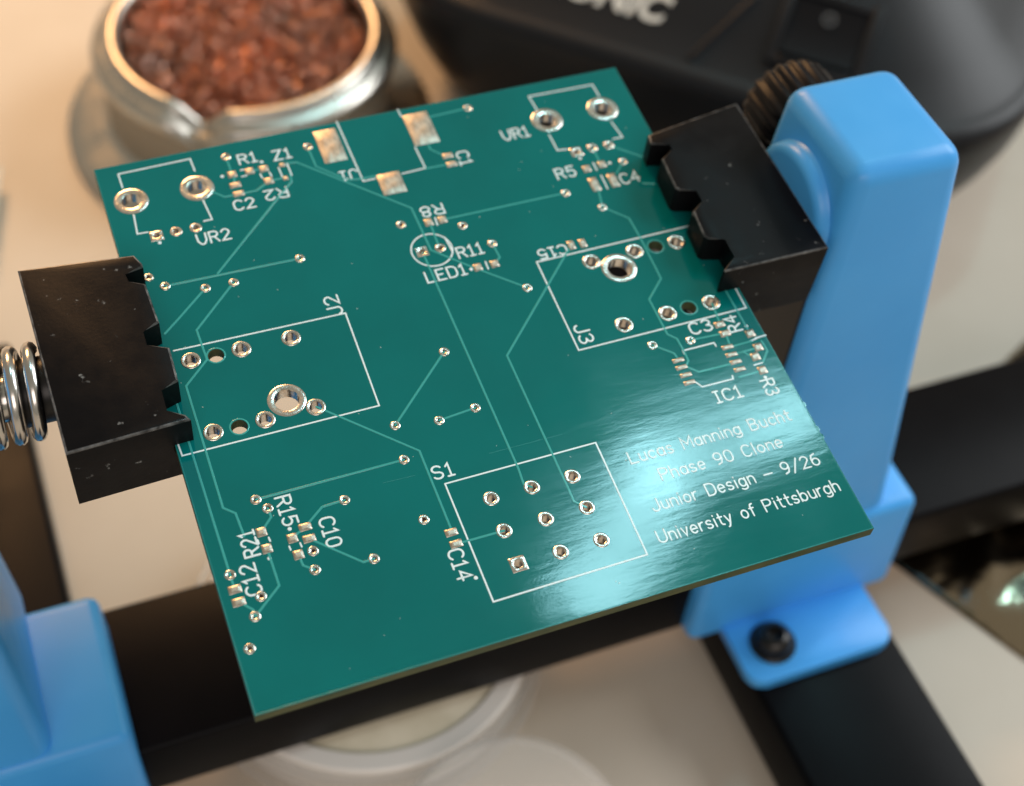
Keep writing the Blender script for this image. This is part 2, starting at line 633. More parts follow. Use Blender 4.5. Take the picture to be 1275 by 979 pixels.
def line_part(name, mt, strokes, w, z0=.003, z1=.035, closed=False, px=True):
    bm = bmesh.new()
    for i, s in enumerate(strokes):
        pts = [P2(*p) for p in s] if px else s
        strip(bm, pts, w, z0 + .0012 * (i % 5), z1 + .004 * (i % 5), closed)
    return bm_link(name, bm, mt, PCB, smooth=False)


TRACES = [
    [(383.2, 184), (393.4, 207.3), (432, 223.9), (448, 223), (468, 219)],
    [(357, 203), (369, 202.2), (512.2, 259.2), (527, 291), (536.5, 311.6), (589.8, 333.5), (656.5, 358.3)],
    [(531, 146.8), (582, 134.8)], [(533.8, 181.2), (535.6, 186), (551, 193.2)], [(529.6, 210), (557, 205)],
    [(757.7, 180.8), (803, 196.5), (830, 199)], [(737.8, 184), (746, 201)], [(775.7, 201.5), (767.5, 216)],
    [(745, 236), (750, 258), (783, 271.8), (796.7, 295.3), (823, 347), (808.3, 373), (831, 416.5), (842.6, 421.8), (850.7, 436), (857, 449), (854, 456.5), (870.3, 463.3), (910, 453.4)],
    [(555, 272.8), (704, 240.4)], [(536.5, 281), (546, 306)],
    [(526.5, 315), (542.9, 352.6), (645.5, 584), (652, 603), (662, 606.7)],
    [(612.9, 303.6), (622.2, 320.6), (618, 325.8)], [(709, 309), (631.2, 443), (714.9, 624.5), (730, 631.8)],
    [(886.5, 378), (896, 402)], [(859.7, 423.8), (900, 415.4)], [(812.3, 429.8), (839.2, 440.1), (845, 448)],
    [(911, 431.6), (936, 424.9)], [(914, 441), (941, 433.9)], [(919.5, 439.5), (925.9, 438.6), (930.8, 441.7), (939, 444)],
    [(948, 424.6), (955.3, 436.8), (950, 451)], [(904, 417.5), (909, 430)], [(903, 361), (928, 405), (932, 412)],
    [(920, 470), (947, 462)], [(838, 330), (885, 340)][:0] or [(800, 228), (815, 229)],
    [(205, 416), (222.7, 396.6), (255.7, 359)], [(290.8, 351.8), (244.7, 411.4), (257.6, 448), (231.5, 481), (277.5, 632.6), (293.2, 639.4), (304, 668)],
    [(214, 484), (252.5, 607), (286.3, 716), (291, 731)], [(205.5, 356.5), (373.3, 322)],
    [(271, 340.8), (344.7, 248.2), (362.9, 226.3), (361, 217)],
    [(258, 237), (264.7, 239.2), (279.5, 245.3), (319.6, 237.3), (331, 229)], [(552.9, 438.2), (492, 529.8)],
    [(546.9, 523.6), (591.8, 507.9)], [(503, 572.5), (318.4, 622.3)], [(394, 506.8), (522.1, 561.5), (562, 660)],
    [(627.7, 660.9), (570, 677)], [(333.3, 633), (337.4, 644), (327, 660)], [(333, 685), (347.5, 729.4), (318, 767.7)],
    [(299, 750.5), (314.5, 759.2), (317.6, 767)], [(381, 655), (400.8, 631.5), (429, 622.7)], [(386, 671.5), (452.5, 700.2), (465.7, 695.8)],
    [(372, 692), (377.3, 704.3), (392, 709.6)], [(365, 669), (378, 658)], [(281.2, 196), (288.5, 216)], [(291, 219), (292, 229)],
    [(312, 213), (328, 210)], [(335, 225), (352, 222)]]
for tr in TRACES:
    if len(tr) > 1:
        line_part('copper_trace', M['trace'], [tr], .30, .002, .045)

# ---- silkscreen outlines
SW_ = .22
OUTL = [
    [[(147, 217), (236.5, 198), (242.5, 213)], [(147, 217), (152.5, 234)]],
    [[(166.5, 268), (171, 291.5), (184, 289.2)], [(253, 250), (264, 273.3), (253.7, 275.5)]],
    [[(418.9, 151.4), (452.3, 225.8), (467, 222.6)], [(495, 136.4), (499.5, 145)], [(516.8, 183.4), (529.6, 209.4), (500.8, 216.4)]],
    [[(668.5, 137.2), (658.4, 120.3), (737.4, 105.6), (746, 120)], [(683.6, 168), (694.2, 187.4), (706.2, 186)], [(761, 152), (775.1, 170.9), (763.2, 173.1)]],
    [[(216, 437), (430, 390), (472, 505.2), (226.8, 567.6), (221.5, 553)]],
    [[(870, 278.6), (668.2, 326.5), (720.6, 436.3), (928.8, 383.4), (914, 356)]],
    [[(554, 602.6), (741.6, 551.3), (805.9, 690.7), (614.3, 749.5), (554, 602.6)]],
    [[(852.3, 441), (850.4, 436.8), (889, 427), (891.5, 431.1)], [(866.2, 476), (874.4, 481.8), (912.8, 472), (911.8, 467.9)]],
    [[(299.5, 212.2), (305, 211)], [(301, 220), (307, 218.7)]], [[(324, 217), (326.5, 221.5)], [(335.6, 215), (338.2, 219.6)]],
    [[(357, 203.2), (363.2, 218.4)], [(346.8, 209), (351.6, 220.4)]],
    [[(738.4, 203), (743.3, 212.3)]], [[(748.5, 218.7), (756.6, 235.2)]], [[(541.6, 271.4), (544.6, 280.4)]], [[(604.3, 326), (608, 335)]],
    [[(940.6, 421), (953.3, 417.5)], [(932, 426), (946, 419.5)]], [[(939, 454.8), (949.6, 451.7)]],
    [[(320.6, 672.6), (322.4, 677)], [(334.4, 669.4), (336.4, 674)]], [[(360, 680.4), (362, 685)], [(373.7, 676.4), (375.7, 681)]]]
for s in OUTL:
    line_part('silkscreen_outline', M['silk'], s, SW_)
# round outline of the lamp footprint with its flat
cx, cy = P2(537.7, 311.4)
r = (P2(564.6, 311.4)[0] - P2(510.8, 311.4)[0]) / 2
bm = bmesh.new()
strip(bm, [(cx + r * math.cos(2 * math.pi * i / 40), cy + r * math.sin(2 * math.pi * i / 40)) for i in range(40)], SW_, .003, .035, True)
strip(bm, [P2(553.7, 295.9), P2(563.1, 313.1)], SW_, .004, .04)
bm_link('silkscreen_outline', bm, M['silk'], PCB, smooth=False)
for d in [(276.6, 219.8), (325.7, 201.8), (722.2, 197.2), (759, 203), (586.7, 335.4), (929.1, 406.1), (952.9, 469.9), (335.5, 695.5),
          (360.6, 658.8), (592.5, 719.6), (198.8, 302.5)]:
    bm = bmesh.new()
    strip(bm, [P2(*d)], .42, .003, .035)
    bm_link('silkscreen_dot', bm, M['silk'], PCB, smooth=False)


# pale edge where the mask thins out, and a few specks of dust
bm = bmesh.new()
strip(bm, [(.10, -.10), (.10, -BH + .10), (BW - .10, -BH + .10), (BW - .10, -.10)], .13, .001, .010, True)
bm_link('mask_edge', bm, M['mask_rim'], PCB, smooth=False)
bm = bmesh.new()
rd = random.Random(5)
for k in range(46):
    x, y = rd.uniform(2, BW - 2), rd.uniform(-BH + 2, -2)
    strip(bm, [(x, y), (x + rd.uniform(-.12, .12), y + rd.uniform(-.12, .12))], rd.uniform(.04, .10), .003, .03)
o = bm_link('dust', bm, M['dust'], PCB, smooth=False)
o['kind'] = 'stuff'


for sc in ([(609, 564.7), (700, 540.8)], [(477, 601.4), (516.5, 592)]):
    line_part('scratch', M['mask_rim'], [sc], .07, .001, .008)

# ---- stroke lettering
def arc(cx, cy, rx, ry, a0, a1, n=10):
    return [(cx + rx * math.cos(math.radians(a0 + (a1 - a0) * i / n)), cy + ry * math.sin(math.radians(a0 + (a1 - a0) * i / n))) for i in range(n + 1)]


def glyphs():
    g = {}
    # capitals and figures: width, strokes (cap height 1)
    g['R'] = (.62, [[(0, 0), (0, 1), (.36, 1)] + arc(.36, .76, .24, .24, 90, -90, 6) + [(.0, .52)], [(.32, .52), (.62, 0)]])
    g['V'] = (.66, [[(0, 1), (.02, .35), (.2, .06), (.33, 0), (.46, .06), (.64, .35), (.66, 1)]])
    g['J'] = (.50, [[(.50, 1), (.50, .25)] + arc(.25, .25, .25, .25, 0, -180, 8)])
    g['C'] = (.62, [arc(.33, .67, .32, .33, 30, 180, 8) + arc(.33, .33, .32, .33, 180, 330, 8)])
    g['L'] = (.56, [[(0, 1), (0, 0), (.56, 0)]])
    g['E'] = (.56, [[(.56, 1), (0, 1), (0, 0), (.56, 0)], [(0, .52), (.42, .52)]])
    g['D'] = (.64, [[(0, 0), (0, 1), (.3, 1)] + arc(.3, .66, .34, .34, 90, 0, 6) + arc(.3, .34, .34, .34, 0, -90, 6) + [(0, 0)]])
    g['S'] = (.60, [arc(.3, .75, .28, .25, 25, 270, 9) + arc(.3, .25, .29, .25, 90, -155, 9)])
    g['I'] = (.34, [[(.17, 0), (.17, 1)], [(0, 1), (.34, 1)], [(0, 0), (.34, 0)]])
    g['Z'] = (.60, [[(0, 1), (.6, 1), (0, 0), (.6, 0)]])
    g['M'] = (.76, [[(0, 0), (0, 1), (.38, .34), (.76, 1), (.76, 0)]])
    g['B'] = (.62, [[(0, 0), (0, 1), (.34, 1)] + arc(.34, .765, .22, .235, 90, -90, 6) + [(0, .53)],
                    [(.34, .53)] + arc(.36, .265, .25, .265, 90, -90, 6) + [(0, 0)]])
    g['P'] = (.60, [[(0, 0), (0, 1), (.34, 1)] + arc(.34, .74, .26, .26, 90, -90, 6) + [(0, .48)]])
    g['U'] = (.64, [[(0, 1), (0, .32)] + arc(.32, .32, .32, .32, 180, 360, 10) + [(.64, 1)]])
    g['1'] = (.40, [[(.02, .80), (.20, 1), (.20, 0)], [(0, 0), (.40, 0)]])
    g['2'] = (.60, [arc(.29, .72, .28, .28, 165, -25, 8) + [(.0, 0), (.6, 0)]])
    g['3'] = (.58, [arc(.27, .76, .27, .24, 150, -90, 8), arc(.27, .26, .30, .26, 90, -155, 9)])
    g['4'] = (.62, [[(.44, 0), (.44, 1), (0, .33), (.62, .33)]])
    g['5'] = (.58, [[(.54, 1), (.06, 1), (.03, .55)] + arc(.28, .32, .29, .32, 120, -150, 9)])
    g['6'] = (.58, [arc(.29, .3, .28, .3, 180, -180, 14), [(.01, .3), (.03, .62), (.15, .9), (.42, 1)]])
    g['8'] = (.58, [arc(.29, .76, .24, .24, 0, 360, 12), arc(.29, .27, .29, .27, 0, 360, 12)])
    g['9'] = (.58, [arc(.29, .7, .28, .3, 0, 360, 14), [(.57, .7), (.55, .38), (.43, .1), (.16, 0)]])
    g['0'] = (.58, [arc(.29, .68, .28, .32, 0, 180, 8) + arc(.29, .32, .28, .32, 180, 360, 8) + [(.57, .68)]])
    g['/'] = (.56, [[(0, -.12), (.56, 1.06)]])
    g['-'] = (.66, [[(0, .40), (.66, .40)]])
    g[' '] = (.36, [])
    # small letters, x height .66
    X = .66
    g['u'] = (.46, [[(0, X), (0, .22)] + arc(.23, .22, .23, .22, 180, 360, 8) + [(.46, X)], [(.46, .3), (.46, 0)]])
    g['c'] = (.46, [arc(.26, .33, .26, .33, 45, 315, 11)])
    g['a'] = (.50, [arc(.25, .33, .25, .33, 0, 360, 14), [(.5, X), (.5, 0)]])
    g['s'] = (.42, [arc(.21, .495, .19, .165, 25, 270, 8) + arc(.21, .165, .21, .165, 90, -155, 8)])
    g['n'] = (.46, [[(0, 0), (0, X)], [(0, .38)] + arc(.23, .42, .23, .24, 180, 0, 8) + [(.46, 0)]])
    g['i'] = (.08, [[(.04, 0), (.04, X)], [(.04, .90), (.04, .94)]])
    g['g'] = (.50, [arc(.25, .33, .25, .33, 0, 360, 14), [(.5, X), (.5, -.08)] + arc(.25, -.08, .25, .2, 0, -150, 7)])
    g['h'] = (.46, [[(0, 0), (0, 1)], [(0, .38)] + arc(.23, .42, .23, .24, 180, 0, 8) + [(.46, 0)]])
    g['t'] = (.34, [[(.14, .95), (.14, .16), (.2, .03), (.34, 0)], [(0, X), (.34, X)]])
    g['e'] = (.48, [[(.0, .34), (.48, .34)] + arc(.24, .34, .24, .32, 0, 180, 8) + arc(.24, .32, .24, .32, 180, 315, 7)])
    g['l'] = (.08, [[(.04, 0), (.04, 1)]])
    g['o'] = (.50, [arc(.25, .33, .25, .33, 0, 360, 14)])
    g['r'] = (.30, [[(0, 0), (0, X)], [(0, .36), (.06, .55), (.18, .65), (.30, X)]])
    g['v'] = (.44, [[(0, X), (.22, 0), (.44, X)]])
    g['y'] = (.44, [[(0, X), (.22, .02)], [(.44, X), (.22, .02), (.1, -.24), (0, -.28)]])
    g['f'] = (.34, [[(.34, 1), (.2, .97), (.14, .82), (.14, 0)], [(0, X), (.32, X)]])
    g['b'] = (.50, [[(0, 1), (0, 0)], arc(.25, .33, .25, .33, 0, 360, 14)])
    return g


G = glyphs()


def text(s, p0, p1, cap, w=.26, gap=.26):
    a = Vector(P2(*p0)); b = Vector(P2(*p1))
    d = b - a
    ang = round(math.atan2(d.y, d.x) / (math.pi / 2)) * math.pi / 2
    ex = Vector((math.cos(ang), math.sin(ang))); ey = Vector((-ex.y, ex.x))
    adv = sum(G[c][0] + gap for c in s) - gap
    sx = d.dot(ex) / adv
    bm = bmesh.new()
    x = 0; k = 0
    for c in s:
        gw, strokes = G[c]
        for stp in strokes:
            pts = [a + ex * ((x + px) * sx) + ey * (py * cap) for px, py in stp]
            strip(bm, pts, w, .003 + .0012 * (k % 5), .035 + .004 * (k % 5))
            k += 1
        x += gw + gap
    bm_link('silkscreen_text', bm, M['silk'], PCB, smooth=False)


C_ = 1.70
for s, p0, p1, cp in [
    ('R1', (299, 205), (320.5, 200.5), C_), ('C2', (293.5, 262.6), (319, 258.0), C_), ('R2', (355.5, 233), (327.7, 238.6), C_),
    ('Z1', (342.3, 200), (363.4, 196), C_), ('J1', (442.5, 210.5), (421.8, 214.7), C_), ('C1', (567, 190.5), (573, 206.5), C_),
    ('VR1', (628.5, 175.5), (660.5, 169.6), 1.85), ('R5', (695.5, 223.5), (718.5, 218.5), 1.85), ('C4', (776, 229.4), (798, 224), 1.8),
    ('R8', (549, 253.6), (521.6, 258.6), C_), ('R11', (572.5, 321.8), (603.3, 315.4), 1.77), ('LED1', (533.3, 352.4), (582.3, 342), 1.75),
    ('C15', (702.5, 304.4), (667.5, 311.2), 1.55), ('J3', (713.5, 407), (723.5, 428.8), 1.85), ('C3', (862.5, 416.9), (888.5, 410.4), 1.75),
    ('R4', (924.5, 410.4), (914.8, 392), 1.75), ('R3', (946.2, 475), (955.2, 493.4), 1.75), ('IC1', (893.8, 502), (925.5, 493), 1.7),
    ('VR2', (248, 305.6), (288.2, 297.2), 1.8), ('J2', (427.3, 389.5), (420.6, 367), 1.8), ('S1', (541.4, 597.6), (566.3, 590.8), 1.75),
    ('C14', (556.6, 687.4), (572.5, 724), 1.75), ('R15', (342, 621), (353.5, 655.8), 1.75), ('C10', (396.2, 647.4), (407.3, 682.6), 1.75),
    ('R21', (324.2, 690), (314.4, 660), 1.75), ('C12', (327.3, 738), (316.4, 701), 1.75)]:
    text(s, p0, p1, cp)
for s, p0, p1 in [('Lucas Manning Bucht', (786.6, 577.6), (986.4, 524.0)), ('Phase 90 Clone', (825.2, 598.2), (976.4, 557.6)),
                  ('Junior Design - 9/26', (815.0, 637.2), (1023.6, 580.2)), ('University of Pittsburgh', (822.4, 676.4), (1047.4, 612.2))]:
    text(s, p0, p1, 1.62, w=.225, gap=.24)

# ------------------------------------------------------------------ the board holder
HOLD = empty('board_holder', wm(38, -32, TABLE_Z), 'blue and black bench holder clamping the green circuit board', 'board holder')
hoff = Vector((38, -32, TABLE_Z))


def hpart(name, bm, mt, parent=None, angle=35):
    o = bm_link(name, bm, mt, None, angle=angle)
    # meshes are written in the measuring frame; move them under the holder's base
    for v in o.data.vertices:
        v.co -= hoff / 1000
    o.parent = parent or HOLD
    return o


bm = bmesh.new()
hexa(bm, (-75, 230, -45.4, -18.4), (-75, 230, -45.4, -18.4), -88.6, -75.0, .9, 3)
hpart('rail', bm, M['rail'])


def make_foot(x0, x1):
    bm = bmesh.new()
    hexa(bm, (x0, x1, -122, 58), (x0, x1, -122, 58), -101.9, -88.8, 1.2, 3)
    return hpart('foot', bm, M['rail'])


make_foot(87.2, 115.4)
make_foot(-45.6, -18.6)


def make_upright(base, low, top, tab, screw_xy, ztop=10.0):
    """base/low/top/tab = x0,x1,y0,y1"""
    bm = bmesh.new()
    hexa(bm, low, top, -66, ztop, 2.7, 6)
    up = hpart('upright', bm, M['blue'], angle=60)
    bm = bmesh.new()
    b0, b1, c0, c1 = base
    hexa(bm, (b0 - .6, b1 + .6, c0 - .4, c1 + 5), base, -88.7, -63.6, 1.8, 4)
    hpart('base_block', bm, M['blue'], up, 60)
    for y0, y1, front in ((tab[2], tab[3], True), (-64 - tab[3], -64 - tab[2], False)):
        bm = bmesh.new()
        x0, x1 = tab[0], tab[1]
        pts = []
        rr = 3.0
        if front:
            corners = [(x0 + rr, y0 + rr, 180, 270), (x1 - rr, y0 + rr, 270, 360)]
            pts = arc(corners[0][0], corners[0][1], rr, rr, 180, 270, 5) + arc(corners[1][0], corners[1][1], rr, rr, 270, 360, 5) + [(x1, y1), (x0, y1)]
        else:
            pts = [(x0, y0), (x1, y0)] + arc(x1 - rr, y1 - rr, rr, rr, 0, 90, 5) + arc(x0 + rr, y1 - rr, rr, rr, 90, 180, 5)
        prism(bm, pts, -88.78, -86.4, .35, 2)
        hpart('foot_tab', bm, M['blue'], up, 40)
        sx, sy = screw_xy
        if not front:
            sy = -64 - sy
        bm = bmesh.new()
        # domed head on a washer rim, with a cross recess
        lathe(bm, [(0.0, -88.5), (4.1, -88.5), (4.1, -85.9), (3.9, -85.7), (3.3, -85.7), (3.25, -85.2), (3.0, -84.0), (2.3, -83.3), (1.5, -83.05), (1.35, -83.4), (1.2, -84.6), (0.0, -84.8)],
              28, c=(sx, sy, 0))
        hpart('screw', bm, M['dark_steel'], up, 40)
    return up


UPR = make_upright((80.4, 119.4, -48.4, -22.5), (85.0, 113.8, -47.6, -17.2), (90.8, 107.8, -41.9, -22.0), (86, 114, -61.0, -47.5), (92.9, -54.5), 10.6)
UPL = make_upright((-52.5, -13.6, -48.4, -22.5), (-50.5, -24.2, -47.6, -17.2), (-45.6, -29.0, -41.9, -22.0), (-46.5, -27.5, -66.0, -47.5), (-38.2, -55.5), 10.6)
AXZ = -4.6      # jaw axis height
bm = bmesh.new()
lathe(bm, [(0, 88.22), (7.4, 88.25), (8.2, 88.4), (8.65, 88.9), (8.8, 89.6), (8.9, 90.4), (9.4, 91.0), (9.4, 94)], 48, 'x', (0, -32, -2.5))
hpart('pivot_boss', bm, M['blue'], UPR, 50)
bm = bmesh.new()
lo = [(84.9, -44.6, -61.8), (84.9, -18.6, -61.8), (88.75, -22.0, -11.5), (88.75, -41.2, -11.5)]
v0 = [bm.verts.new(p) for p in lo]
v1 = [bm.verts.new((x + 1.2, y, z)) for x, y, z in lo]
bm.faces.new(v0); bm.faces.new(v1[::-1])
for i in range(4):
    bm.faces.new((v0[i], v0[(i + 1) % 4], v1[(i + 1) % 4], v1[i]))
hpart('side_plate', bm, M['station'], UPR)
# clamping knob on the back of the upright, fluted
bm = bmesh.new()


def flute(a, r, h):
    return (r * (1 + .045 * math.cos(20 * a)), h) if r > 5.5 else (r, h)


lathe(bm, [(3, -24), (3, -20.5), (6.2, -20.5), (6.7, -19.6), (6.7, -12.5), (6.1, -11.4), (4.5, -11.1), (0, -11.1)], 128, 'y', (98.4, 0, -1.4), rmod=flute)
hpart('clamp_knob', bm, M['switch'], UPR, 60)

# jaws: profile points read at 4.5 mm over the board
JL = [(166.7, 317.4), (177, 327.8), (178, 332), (152.8, 341), (158, 352.8), (181, 352.8), (198, 400.7), (175.3, 412.8), (180.6, 432),
      (211, 432), (222, 473.6), (198, 485.8), (205.6, 513.5), (231, 516), (237.8, 522), (81.6, 565.6), (21.5, 336.5)]
JR = [(807, 168), (810.3, 179), (835.2, 179), (839.3, 186.5), (824.1, 197.6), (840.7, 233.4), (846.2, 236.2), (868.3, 236.2), (877, 251.3),
      (862.7, 262.4), (876.5, 294), (882, 296.9), (904, 296.9), (917, 320.3), (901.3, 335.5), (903, 338), (1032, 308), (917, 128.4)]


def b2m(x, y, h):
    """board coordinates -> measuring frame"""
    return Vector((x, 0, 0)) + BY * y + BN * h


def clip_poly(pts, xlim, side):
    out = []
    n = len(pts)
    for i in range(n):
        p, q = pts[i], pts[(i + 1) % n]
        ip = p[0] <= xlim if side < 0 else p[0] >= xlim
        iq = q[0] <= xlim if side < 0 else q[0] >= xlim
        if ip:
            out.append(p)
        if ip != iq:
            t = (xlim - p[0]) / (q[0] - p[0])
            out.append((xlim, p[1] + (q[1] - p[1]) * t))
    return out


def make_jaw(prof, side):
    top = [(x, -y) for x, y in (board(px, py, 4.5) for px, py in prof)]
    bm = bmesh.new()
    prism(bm, top, .03, 4.5)
    bm.faces.ensure_lookup_table()
    es = set()
    for f in bm.faces:
        if min(v.co.z for v in f.verts) > 4.4:
            es.update(f.edges)
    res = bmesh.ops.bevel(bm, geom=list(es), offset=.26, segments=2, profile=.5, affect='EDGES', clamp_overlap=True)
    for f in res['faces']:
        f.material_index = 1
    # behind the slot the jaw is cut back to the board's edge line, so the board slides in
    slot = clip_poly(top, -.12 if side < 0 else BW + .12, side)
    prism(bm, slot, -1.64, .03)
    prism(bm, top, -6.8, -1.64)
    for v in bm.verts:
        v.co = b2m(v.co.x, -v.co.y, v.co.z)
    o = hpart('clamp_jaw', bm, M['jaw'], angle=30)
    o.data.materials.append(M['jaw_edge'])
    return o


JAWL = make_jaw(JL, -1)
JAWR = make_jaw(JR, 1)
# sliding shaft with its spring, between the left upright and the left jaw
bm = bmesh.new()
lathe(bm, [(2.9, -12.6), (2.9, -32)], 32, 'x', (0, -32, AXZ))
SHAFT = hpart('slide_shaft', bm, M['steel'])
bm = bmesh.new()
lathe(bm, [(4.1, -11.9), (4.1, -16.8), (3.9, -17.1), (2.9, -17.1)], 36, 'x', (0, -32, AXZ))
hpart('sleeve', bm, M['sleeve'], SHAFT)
bm = bmesh.new()
pts = []
turns = 7.2
for i in range(int(turns * 36) + 1):
    a = 2 * math.pi * i / 36
    tt = i / (turns * 36)
    x = -13.4 - 2.3 * a / (2 * math.pi)
    pts.append((x, -32 + 5.2 * math.cos(a + .5), AXZ + 5.2 * math.sin(a + .5)))
tube(bm, pts, .88, 10)
hpart('coil_spring', bm, M['steel'], SHAFT, 60)

# ------------------------------------------------------------------ tip cleaner tin with copper wool
TX, TY = 47.0, 124.3
TIN = empty('tip_cleaner', wm(TX, TY, TABLE_Z), 'round metal tin filled with copper wool beside the black station', 'tip cleaner')
NA = math.atan2(at(247, 138, 2, -75).y - TY, at(247, 138, 2, -75).x - TX)   # pouring notch direction


def notch(a, r, h):
    d = (a - NA + math.pi) % (2 * math.pi) - math.pi
    k = math.exp(-(d / .13) ** 2)
    if h > 19:
        return r - 1.2 * k, h - 5.0 * k * min(1, (h - 19) / 6)
    return r, h


bm = bmesh.new()
lathe(bm, [(0, .02), (42.2, .02), (43.2, .8), (43.2, 2.0), (42.4, 2.8), (39.0, 3.6), (36.5, 5.0), (34.6, 5.4), (34.2, 5.6), (33.6, 6.5), (33.0, 7.0), (0, 7.0)], 96)
bm_link('flared_base', bm, M['tin'], TIN)
bm = bmesh.new()
lathe(bm, [(33.2, 6.4), (33.2, 21.2), (32.6, 21.6), (31.0, 21.6), (31.0, 6.8)], 96, rmod=None, close=True)
bm_link('tin_wall', bm, M['tin_body'], TIN)
bm = bmesh.new()
lathe(bm, [(33.3, 20.0), (34.0, 20.4), (34.7, 21.6), (34.9, 23.0), (34.4, 24.4), (33.2, 25.2), (31.9, 25.4), (31.3, 25.8), (31.0, 26.8), (30.4, 27.5),
           (29.3, 27.5), (28.5, 26.8), (28.2, 25.6), (28.0, 22.0), (29.0, 20.0)], 160, rmod=notch, close=True)
bm_link('rim', bm, M['tin'], TIN, angle=60)
# wool: hundreds of springy turnings over a dark bed
bm = bmesh.new()
lathe(bm, [(0, 24.0), (12, 23.6), (22, 21.6), (27.8, 18.5), (27.8, 10), (0, 10)], 48)
bm_link('wool_bed', bm, M['wool_bed'], TIN)
bm = bmesh.new()
rnd = random.Random(3)
for k in range(1250):
    rr = 26.2 * math.sqrt(rnd.random()); aa = rnd.uniform(0, 2 * math.pi)
    c = Vector((rr * math.cos(aa), rr * math.sin(aa), 23.5 + 2.6 * (1 - (rr / 27) ** 2) + rnd.uniform(-2.2, 1.6)))
    ax = Vector((rnd.gauss(0, 1), rnd.gauss(0, 1), rnd.gauss(0, .45))).normalized()
    e1 = ax.orthogonal().normalized(); e2 = ax.cross(e1)
    R0 = rnd.uniform(.7, 1.7); turns = rnd.uniform(1.2, 3.0); pitch = rnd.uniform(.6, 1.6); ph = rnd.uniform(0, 6.28)
    nn = int(turns * 11)
    pts = []
    for i in range(nn + 1):
        a = ph + 2 * math.pi * turns * i / nn
        rj = R0 * (1 + .12 * math.sin(a * .7 + k))
        pts.append(c + e1 * rj * math.cos(a) + e2 * rj * math.sin(a) + ax * pitch * turns * (i / nn - .5))
    # keep the turnings inside the bowl
    pts = [Vector((p.x, p.y, p.z)) if math.hypot(p.x, p.y) < 28 else Vector((p.x * 28 / math.hypot(p.x, p.y), p.y * 28 / math.hypot(p.x, p.y), p.z)) for p in pts]
    tube(bm, pts, rnd.uniform(.09, .17), 4)
w = bm_link('copper_wool', bm, M['copper'], TIN, angle=80)
w['kind'] = 'stuff'

# ------------------------------------------------------------------ soldering station
U = Vector((.7257, -.688, 0)); V = Vector((.688, .7257, 0))
S0 = Vector((100.61, 94.17, -62))
STN = empty('soldering_station', (0, 0, 0), 'black rounded soldering station with white lettering and a rocker switch', 'soldering station')
# local axes: x along the front, y to the back, z up; origin at the front left of the ridge, on the table
so = wm(S0.x, S0.y, TABLE_Z)
STN.matrix_world = Matrix(((U.x, V.x, 0, so.x), (U.y, V.y, 0, so.y), (0, 0, 1, so.z), (0, 0, 0, 1)))
SX0, SX1, SY0, SY1 = -41.0, 112.0, -3.0, 150.0


def plan(inset, z, rc=34, n=10, front_extra=0.0):
    x0, x1, y0, y1 = SX0 + inset, SX1 - inset, SY0 + inset + front_extra, SY1 - inset
    r = max(8, rc - inset * .4)
    pts = []
    for cx, cy, a in ((x0 + r, y0 + r, 180), (x1 - r, y0 + r, 270), (x1 - r, y1 - r, 0), (x0 + r, y1 - r, 90)):
        pts += arc(cx, cy, r, r, a, a + 90, n)
    return [(x, y, z) for x, y in pts]


bm = bmesh.new()
levels = [(14, .1), (12.5, 2), (8.5, 8), (4.5, 17), (1.5, 27), (.4, 34), (0, 37.6), (.5, 39.2), (2.0, 40.2), (3.2, 40.4), (4.4, 40.7),
          (12, 45.6), (24, 53.2), (36, 60.5), (44, 63.5), (54, 65)]
rings = []
for ins, z in levels:
    rings.append([bm.verts.new(p) for p in plan(ins, z)])
for A, B in zip(rings, rings[1:]):
    for i in range(len(A)):
        bm.faces.new((A[i], A[(i + 1) % len(A)], B[(i + 1) % len(B)], B[i]))
bm.faces.new(rings[0][::-1]); bm.faces.new(rings[-1])
bm_link('housing', bm, M['station'], STN, angle=50)
# front panel plane: rises .635 per mm going back
slope = math.atan(.633)


def panel(o, x, y, lift=0.0):
    z = 40.7 + (y - 1.4) * .633 + lift
    o.matrix_local = Matrix.Translation((x / 1000, y / 1000, z / 1000)) @ Matrix.Rotation(slope, 4, 'X')


# raised switch bezel, recess and rocker
bm = bmesh.new()
for x0, x1, y0, y1 in ((-10.5, -8.2, -9, 9), (8.2, 10.5, -9, 9), (-8.2, 8.2, -9, -7), (-8.2, 8.2, 7, 9)):
    hexa(bm, (x0, x1, y0, y1), (x0, x1, y0, y1), -.5, 1.5, .35, 2)
bz = bm_link('switch_bezel', bm, M['station'], STN)
panel(bz, 65.2, 13.4)
bm = bmesh.new()
pts = [(-7.8, -6.6), (7.8, -6.6), (7.8, 6.6), (-7.8, 6.6)]
lo = [bm.verts.new((x, y, -.3)) for x, y in pts]
hi = [bm.verts.new((-7.8, -6.6, 2.0)), bm.verts.new((7.8, -6.6, 2.0)), bm.verts.new((7.8, 0, .7)), bm.verts.new((-7.8, 0, .7)),
      bm.verts.new((7.8, 6.6, 1.0)), bm.verts.new((-7.8, 6.6, 1.0))]
bm.faces.new(lo[::-1]); bm.faces.new((hi[0], hi[1], hi[2], hi[3])); bm.faces.new((hi[3], hi[2], hi[4], hi[5]))
bm.faces.new((lo[0], lo[1], hi[1], hi[0])); bm.faces.new((lo[2], lo[3], hi[5], hi[4]))
bm.faces.new((lo[1], lo[2], hi[4], hi[2], hi[1])); bm.faces.new((lo[3], lo[0], hi[0], hi[3], hi[5]))
rk = bm_link('rocker', bm, M['switch'], STN)
panel(rk, 65.2, 13.4)
bm = bmesh.new()
lathe(bm, [(1.0, .9), (1.0, 1.12), (1.5, 1.12), (1.5, .9)], 24, close=True, c=(0, 3.4, 0))
mk = bm_link('rocker_mark', bm, M['mark'], STN)
